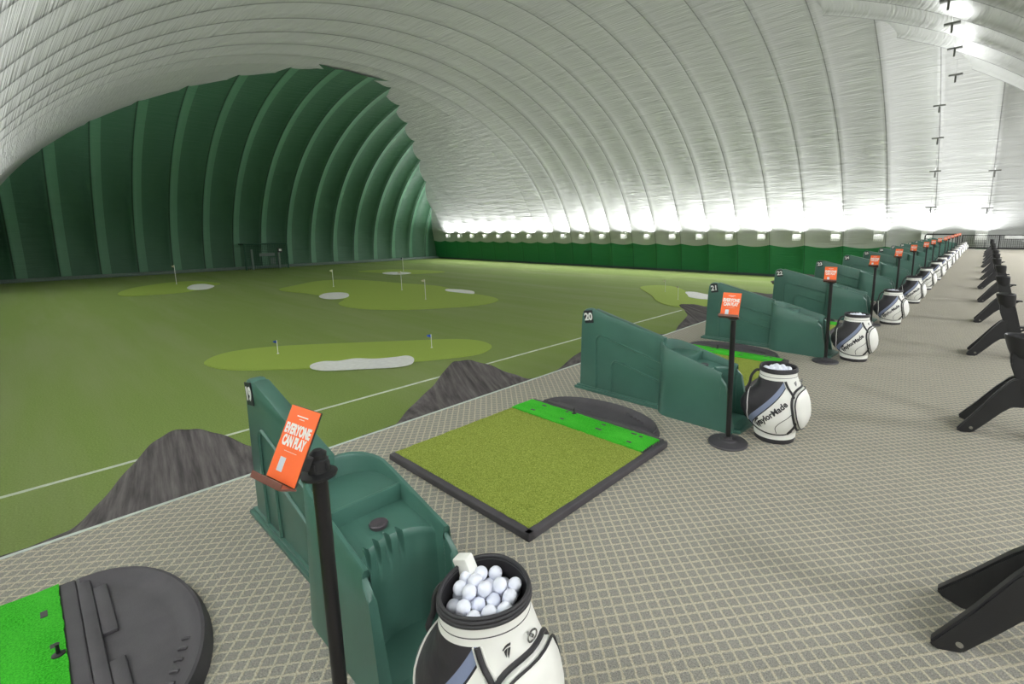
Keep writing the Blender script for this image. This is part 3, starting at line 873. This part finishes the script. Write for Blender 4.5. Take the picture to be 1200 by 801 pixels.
for i, kbay in enumerate(range(-1, 6)):
    m_ = mat0 if i == 0 else copy_tree(mat0); t_ = tr0 if i == 0 else copy_tree(tr0)
    y0 = 1.64 + 3.06 * kbay
    if kbay == -1: y0 = -1.56
    m_.location = (-1.735 + (.05 if kbay == -1 else 0), y0, 0); t_.location = (-2.50 + (-.04 if kbay == -1 else 0), y0 + 1.56, 0)
    where = ['at the bottom left, before divider 19', 'between dividers 19 and 20', 'between dividers 20 and 21', 'between dividers 21 and 22', 'between dividers 22 and 23', 'between dividers 23 and 24', 'between dividers 24 and 25'][i]
    tag(m_, 'green turf hitting mat with bright tee strip, ' + where, 'hitting mat', 'hitting mats on the deck')
    tag(t_, 'black half-round rubber ball tray, ' + where, 'ball tray', 'ball trays behind the mats')

# ------------------------------------------------------------------ golf bag stands on the right
def thick_bar(bm, a, b, w0, w1, th, nrm):
    """tapered bar from a to b; w = width in the xz plane, th = thickness along y"""
    a = Vector(a); b = Vector(b); d = (b - a).normalized(); s = Vector((0, 1, 0)).cross(d).normalized()
    q = bmesh.new(); V_ = []
    for p, w in ((a, w0), (b, w1)):
        for e in (-1, 1):
            for f in (-1, 1): V_.append(q.verts.new(p + s * w / 2 * e + Vector((0, th / 2 * f, 0))))
    for f in ((0, 1, 3, 2), (4, 6, 7, 5), (0, 4, 5, 1), (2, 3, 7, 6), (0, 2, 6, 4), (1, 5, 7, 3)): q.faces.new([V_[i] for i in f])
    bmesh.ops.recalc_face_normals(q, faces=q.faces[:]); bmesh.ops.bevel(q, geom=q.edges[:], offset=.008, segments=2, affect='EDGES'); merge(bm, q)
def side_poly(bm, pts, ya, yb, y_of=None, bev=.008):
    q = bmesh.new(); prism(q, pts, -.5, .5, 'y', 0)
    for v in q.verts:
        t = v.co.y + .5; f = 0 if y_of is None else y_of(v.co.x)
        v.co.y = (ya + (yb - ya) * t) + f
    bmesh.ops.bevel(q, geom=[e for e in q.edges], offset=bev, segments=2, affect='EDGES'); merge(bm, q)
def make_rack():
    root = empty('bag_stand')            # x = 0 at the tips of the long feet
    for sgn in (-1, 1):
        bm = bmesh.new()
        def spread(x, s=sgn): return s * (.185 - .14 * min(1, max(0, x / .30)))
        pts = [(-.02, .03), (.005, .0), (.09, .0), (.16, .07), (.25, .165), (.31, .215), (.37, .235), (.40, .30), (.36, .46), (.28, .50), (.22, .43), (.12, .235), (.03, .075)]
        pts = [(-.02, .022), (.0, .0), (.085, .0), (.17, .095), (.25, .19), (.31, .245), (.38, .255), (.44, .30), (.37, .52), (.28, .47), (.20, .36), (.10, .20)]
        side_poly(bm, pts, -.026, .026, spread)
        leg = link('front_leg', bm, 'black_plastic', root, True)
        bm = bmesh.new(); b2 = bmesh.new(); lathe(b2, [(0, 0), (.013, 0), (.013, .004), (.006, .005), (0, .003)], 14)
        b2.transform(Matrix.Translation((.075, spread(.075) + sgn * .0265 * (1 if sgn > 0 else 1), .045)) @ Matrix.Rotation(PI / 2 * (1 if sgn < 0 else -1), 4, 'X')); merge(bm, b2)
        tag(link('bolt', bm, 'chrome', leg, True), 'small metal bolt')
    # post
    bm = bmesh.new()
    side_poly(bm, [(.255, .70), (.262, .60), (.32, .44), (.44, .10), (.48, .0), (.60, .0), (.56, .12), (.475, .42), (.425, .62), (.40, .70)], -.075, .075, None, .014)
    link('post', bm, 'black_plastic', root, True)
    # open cup on top
    bm = bmesh.new(); rings = []; SG = 36
    for z, rx, ry, cx_ in ((.62, .045, .05, .345), (.66, .075, .08, .335), (.72, .088, .10, .322), (.80, .098, .112, .308), (.822, .100, .116, .305), (.832, .092, .108, .305), (.826, .080, .096, .305), (.76, .074, .088, .312), (.70, .06, .07, .325), (.69, .001, .001, .325)):
        rings.append([bm.verts.new((cx_ + rx * math.cos(2 * PI * q / SG), ry * math.sin(2 * PI * q / SG), z)) for q in range(SG)])
    for a, b in zip(rings, rings[1:]):
        for q in range(SG): bm.faces.new((a[q], a[(q + 1) % SG], b[(q + 1) % SG], b[q]))
    bm.faces.new(rings[0][::-1])
    link('cradle', bm, 'black_plastic', root, True)
    bm = bmesh.new(); box(bm, .42, .60, -.05, .05, .40, .425, .008); tube(bm, [(.45, 0, .33), (.56, 0, .41)], .012, 6)
    link('shelf', bm, 'black_plastic', root)
    return root
rk0 = make_rack()
RY = [2.45, 5.18, 8.30, 11.2, 14.2, 17.2, 20.2, 23.2, 26.2, 29.2, 32.2, 35.2, 38.2, 41.2]
for i, y in enumerate(RY):
    o = rk0 if i == 0 else copy_tree(rk0)
    o.location = ([0.0, -.02, -.04, -.02][i] if i < 4 else .02 * math.sin(i * 2.1) - .02, y, 0)
    if i > 3: o.rotation_euler = (0, 0, .06 * math.sin(i * 1.7))
    lab = ['black plastic bag stand at bottom right, only its two feet in view', 'black plastic bag stand at the right edge with open cradle ring, second from camera'][i] if i < 2 else 'black plastic bag stand, %s in the right-hand row from the camera' % ordn[i]
    tag(o, lab, 'bag stand', 'black bag stands along the walkway')

# ------------------------------------------------------------------ far end railing and table
r = empty('mesh_railing', (0, 46.4, 0)); tag(r, 'black mesh railing closing the far end of the deck', 'railing')
bm = bmesh.new(); box(bm, -1.35, 7.0, -.03, .03, 1.0, 1.05, .01); box(bm, -1.35, 7.0, -.03, .03, .04, .14, .01); link('rail', bm, 'black_metal', r)
for x in lerp(-1.35, 7.0, 4):
    bm = bmesh.new(); box(bm, x - .03, x + .03, -.03, .03, 0, 1.05, .01); link('post', bm, 'black_metal', r)
bm = bmesh.new()
for x in lerp(-1.3, 6.95, 74): box(bm, x - .009, x + .009, -.009, .009, .1, 1.02)
for z in lerp(.15, .98, 7): box(bm, -1.3, 6.95, -.009, .009, z - .009, z + .009)
link('mesh_infill', bm, 'black_metal', r)
r = empty('end_rail', (0, 45.9, 0)); tag(r, 'thick black tube rail beyond the last dividers', 'railing')
bm = bmesh.new(); tube(bm, [(-3.6, 0, 0), (-3.55, 0, 1.0), (-3.45, 0, 1.1), (-1.6, 0, 1.1)], .05, 8); link('tube_rail', bm, 'black_metal', r, True)
bm = bmesh.new(); tube(bm, [(-1.6, 0, 0), (-1.6, 0, 1.12)], .04, 8); link('post', bm, 'black_metal', r, True)
bm = bmesh.new(); box(bm, 1.0, 2.4, 46.30, 46.36, .78, 1.0, .01); tag(link('notice_board', bm, 'table_top'), 'pale blank board hung on the far mesh railing', 'board')
r = empty('side_table', (2.2, 41.6, 0)); tag(r, 'round pale-topped table at the far right edge', 'table')
bm = bmesh.new(); lathe(bm, [(0, .72), (.45, .72), (.46, .735), (.45, .75), (0, .75)], 28); link('table_top', bm, 'table_top', r, True)
bm = bmesh.new(); tube(bm, [(0, 0, 0.02), (0, 0, .72)], .035, 8); lathe(bm, [(0, 0), (.28, 0), (.27, .02), (0, .03)], 24); link('pedestal', bm, 'black_metal', r, True)

# ------------------------------------------------------------------ lamps
def add_light(parent, loc, rot, size, power, col_=(.985, .985, 1.0), sy=None, spread=180):
    l = bpy.data.lights.new('lamp_light', 'AREA'); l.energy = power; l.color = col_
    l.shape = 'RECTANGLE'; l.size = size; l.size_y = sy or size; l.spread = math.radians(spread)
    o = bpy.data.objects.new('lamp_light', l); COL.objects.link(o); o.location = loc; o.rotation_euler = rot
    o.parent = parent
    return o
def make_wall_lamp():
    root = empty('wall_floodlight')
    bm = bmesh.new()
    # open-topped tray housing
    box(bm, -.36, .36, -.22, .22, -.06, -.02, .01); box(bm, -.36, .36, -.24, -.20, -.06, .10, .01); box(bm, -.36, .36, .20, .24, -.06, .10, .01)
    box(bm, -.38, -.34, -.24, .24, -.06, .10, .01); box(bm, .34, .38, -.24, .24, -.06, .10, .01)
    link('housing', bm, 'lamp_housing', root)
    bm = bmesh.new()
    for x in lerp(-.34, .34, 6): box(bm, x - .018, x + .018, -.22, -.19, -.72, -.06)
    for z in lerp(-.72, -.12, 4): box(bm, -.36, .36, -.215, -.195, z - .018, z + .018)
    box(bm, -.34, .34, -.15, .15, -.60, -.16, .02)
    link('guard', bm, 'lamp_housing', root)
    bm = bmesh.new(); box(bm, -.03, .03, .05, .42, -.30, -.24); link('bracket', bm, 'lamp_dark', root)
    return root
LZ = -T + 4.42
wl0 = make_wall_lamp()
far = [-7.05 - 3.32 * i for i in range(20)] + [-3.7, -.3]
for i, x in enumerate(far):
    o = wl0 if i == 0 else copy_tree(wl0)
    o.location = (x, 49.0, LZ)
    pw = 140 if i < 20 else 60
    add_light(o, (0, 0, .05), (PI - .16, 0, 0), .5, pw, sy=.3)
    if i < 20: add_light(o, (0, -.27, .0), (math.radians(-68), 0, 0), .6, 48, sy=.07)  # second, forward light added to brighten the turf
    if i < 20: lab = 'white box floodlight on the long wall, %s from the right' % (ordn[i] if i < 16 else ['seventeenth', 'eighteenth', 'nineteenth', 'twentieth'][i - 16])
    else: lab = 'white box floodlight on the wall behind the far railing, %s' % ('left one' if i == 20 else 'right one')
    tag(o, lab, 'floodlight', 'floodlights along the long wall')

def make_hang():
    root = empty('hanging_uplight')
    bm = bmesh.new(); box(bm, -.34, .34, -.13, .13, -.04, .06, .02); link('lamp_head', bm, 'lamp_dark', root)
    bm = bmesh.new(); tube(bm, [(0, 0, -.04), (0, 0, -.42)], .05, 8); link('ballast', bm, 'lamp_dark', root)
    bm = bmesh.new(); tube(bm, [(0, 0, .05), (0, 0, .9)], .008, 5); link('cable', bm, 'lamp_dark', root)
    return root
hg0 = make_hang()
HL = [(-2.83,35.62,17.3),(-2.69,37.35,16.54),(-2.56,39.09,15.61),(-2.48,40.89,14.47),(-3.29,42.71,13.06),(-3.34,44.64,11.18),(-3.4,46.36,9.0),(-3.54,47.7,6.37),(.01,46.5,8.78),(-.15,47.8,6.19)]
for i, (x, y, z) in enumerate(HL):
    o = hg0 if i == 0 else copy_tree(hg0)
    kf = [.80, .86, .92, .945][i] if i < 4 else .96
    o.location = (x * kf, y * kf, 1.697 + (z - T - 1.697) * kf)
    add_light(o, (0, 0, .08), (PI + .0, 0, 0), .7, 22, sy=.4)
    if i < 8: lab = 'T-shaped hanging uplight in the left column, %s from the top' % ordn[i]
    else: lab = 'T-shaped hanging uplight in the right column near the frame edge, %s' % ('upper one' if i == 8 else 'lower one')
    tag(o, lab, 'uplight', 'hanging uplights over the far deck')
# the same floodlights on the near long wall behind the camera
near = [3.0 - 3.32 * i for i in range(20)]
for i, x in enumerate(near):
    o = copy_tree(wl0, skip=('lamp_light',)); o.location = (x, -1.2, LZ + 1); o.rotation_euler = (0, 0, PI)
    add_light(o, (0, 0, .05), (PI - .22, 0, 0), .9, 330 if i < 8 else 260, sy=.6)
    tag(o, 'white box floodlight on the near long wall behind the camera', 'floodlight', 'floodlights along the near wall')
side = [-1.5 + 4.4 * i for i in range(11)]  # unseen deck-side row of lamps, added to light the deck
for i, y in enumerate(side):
    o = copy_tree(wl0, skip=('lamp_light',)); o.location = (5.6, y, 4.2); o.rotation_euler = (0, 0, -PI / 2)
    add_light(o, (0, 0, .05), (PI - .22, 0, 0), .5, 60 if y < 30 else 12, sy=.3)
    add_light(o, (0, -.27, .02), (math.radians(-40), 0, 0), .8, 105 + 9 * max(0, y), sy=.2)  # downward light added to brighten the deck, stronger towards the far end
    tag(o, 'unseen box floodlight added on the end wall to light the deck', 'floodlight', 'added floodlights along the deck-side wall')

# ------------------------------------------------------------------ world, camera, view
w = bpy.data.worlds.new('World'); scene.world = w; w.use_nodes = True
w.node_tree.nodes['Background'].inputs[0].default_value = (.6, .62, .62, 1)
w.node_tree.nodes['Background'].inputs[1].default_value = .3

f_, pi_, ro, ya_, Hc, cx, cy = 558.04, .1572, -.0091, .7151, 1.6968, 667.66, 357.44
Fv = Vector((-math.sin(ya_) * math.cos(pi_), math.cos(ya_) * math.cos(pi_), -math.sin(pi_)))
R0 = Vector((math.cos(ya_), math.sin(ya_), 0)); U0 = R0.cross(Fv)
Rv = R0 * math.cos(ro) + U0 * math.sin(ro); Uv = -R0 * math.sin(ro) + U0 * math.cos(ro)
cam = bpy.data.cameras.new('Camera'); co = bpy.data.objects.new('Camera', cam); COL.objects.link(co)
mw = Matrix(((Rv.x, Uv.x, -Fv.x, 0), (Rv.y, Uv.y, -Fv.y, 0), (Rv.z, Uv.z, -Fv.z, Hc), (0, 0, 0, 1)))
co.matrix_world = mw
cam.sensor_width = 36; cam.lens = f_ / 1200 * 36
cam.shift_x = -(cx - 600) / 1200; cam.shift_y = (cy - 400.5) / 1200
cam.clip_start = .05; cam.clip_end = 300
scene.camera = co
scene.view_settings.view_transform = 'Standard'; scene.view_settings.look = 'None'
scene.view_settings.exposure = 0.45; scene.view_settings.gamma = 1; scene.view_settings.use_curve_mapping = False
scene.cycles.diffuse_bounces = 6; scene.cycles.max_bounces = 8
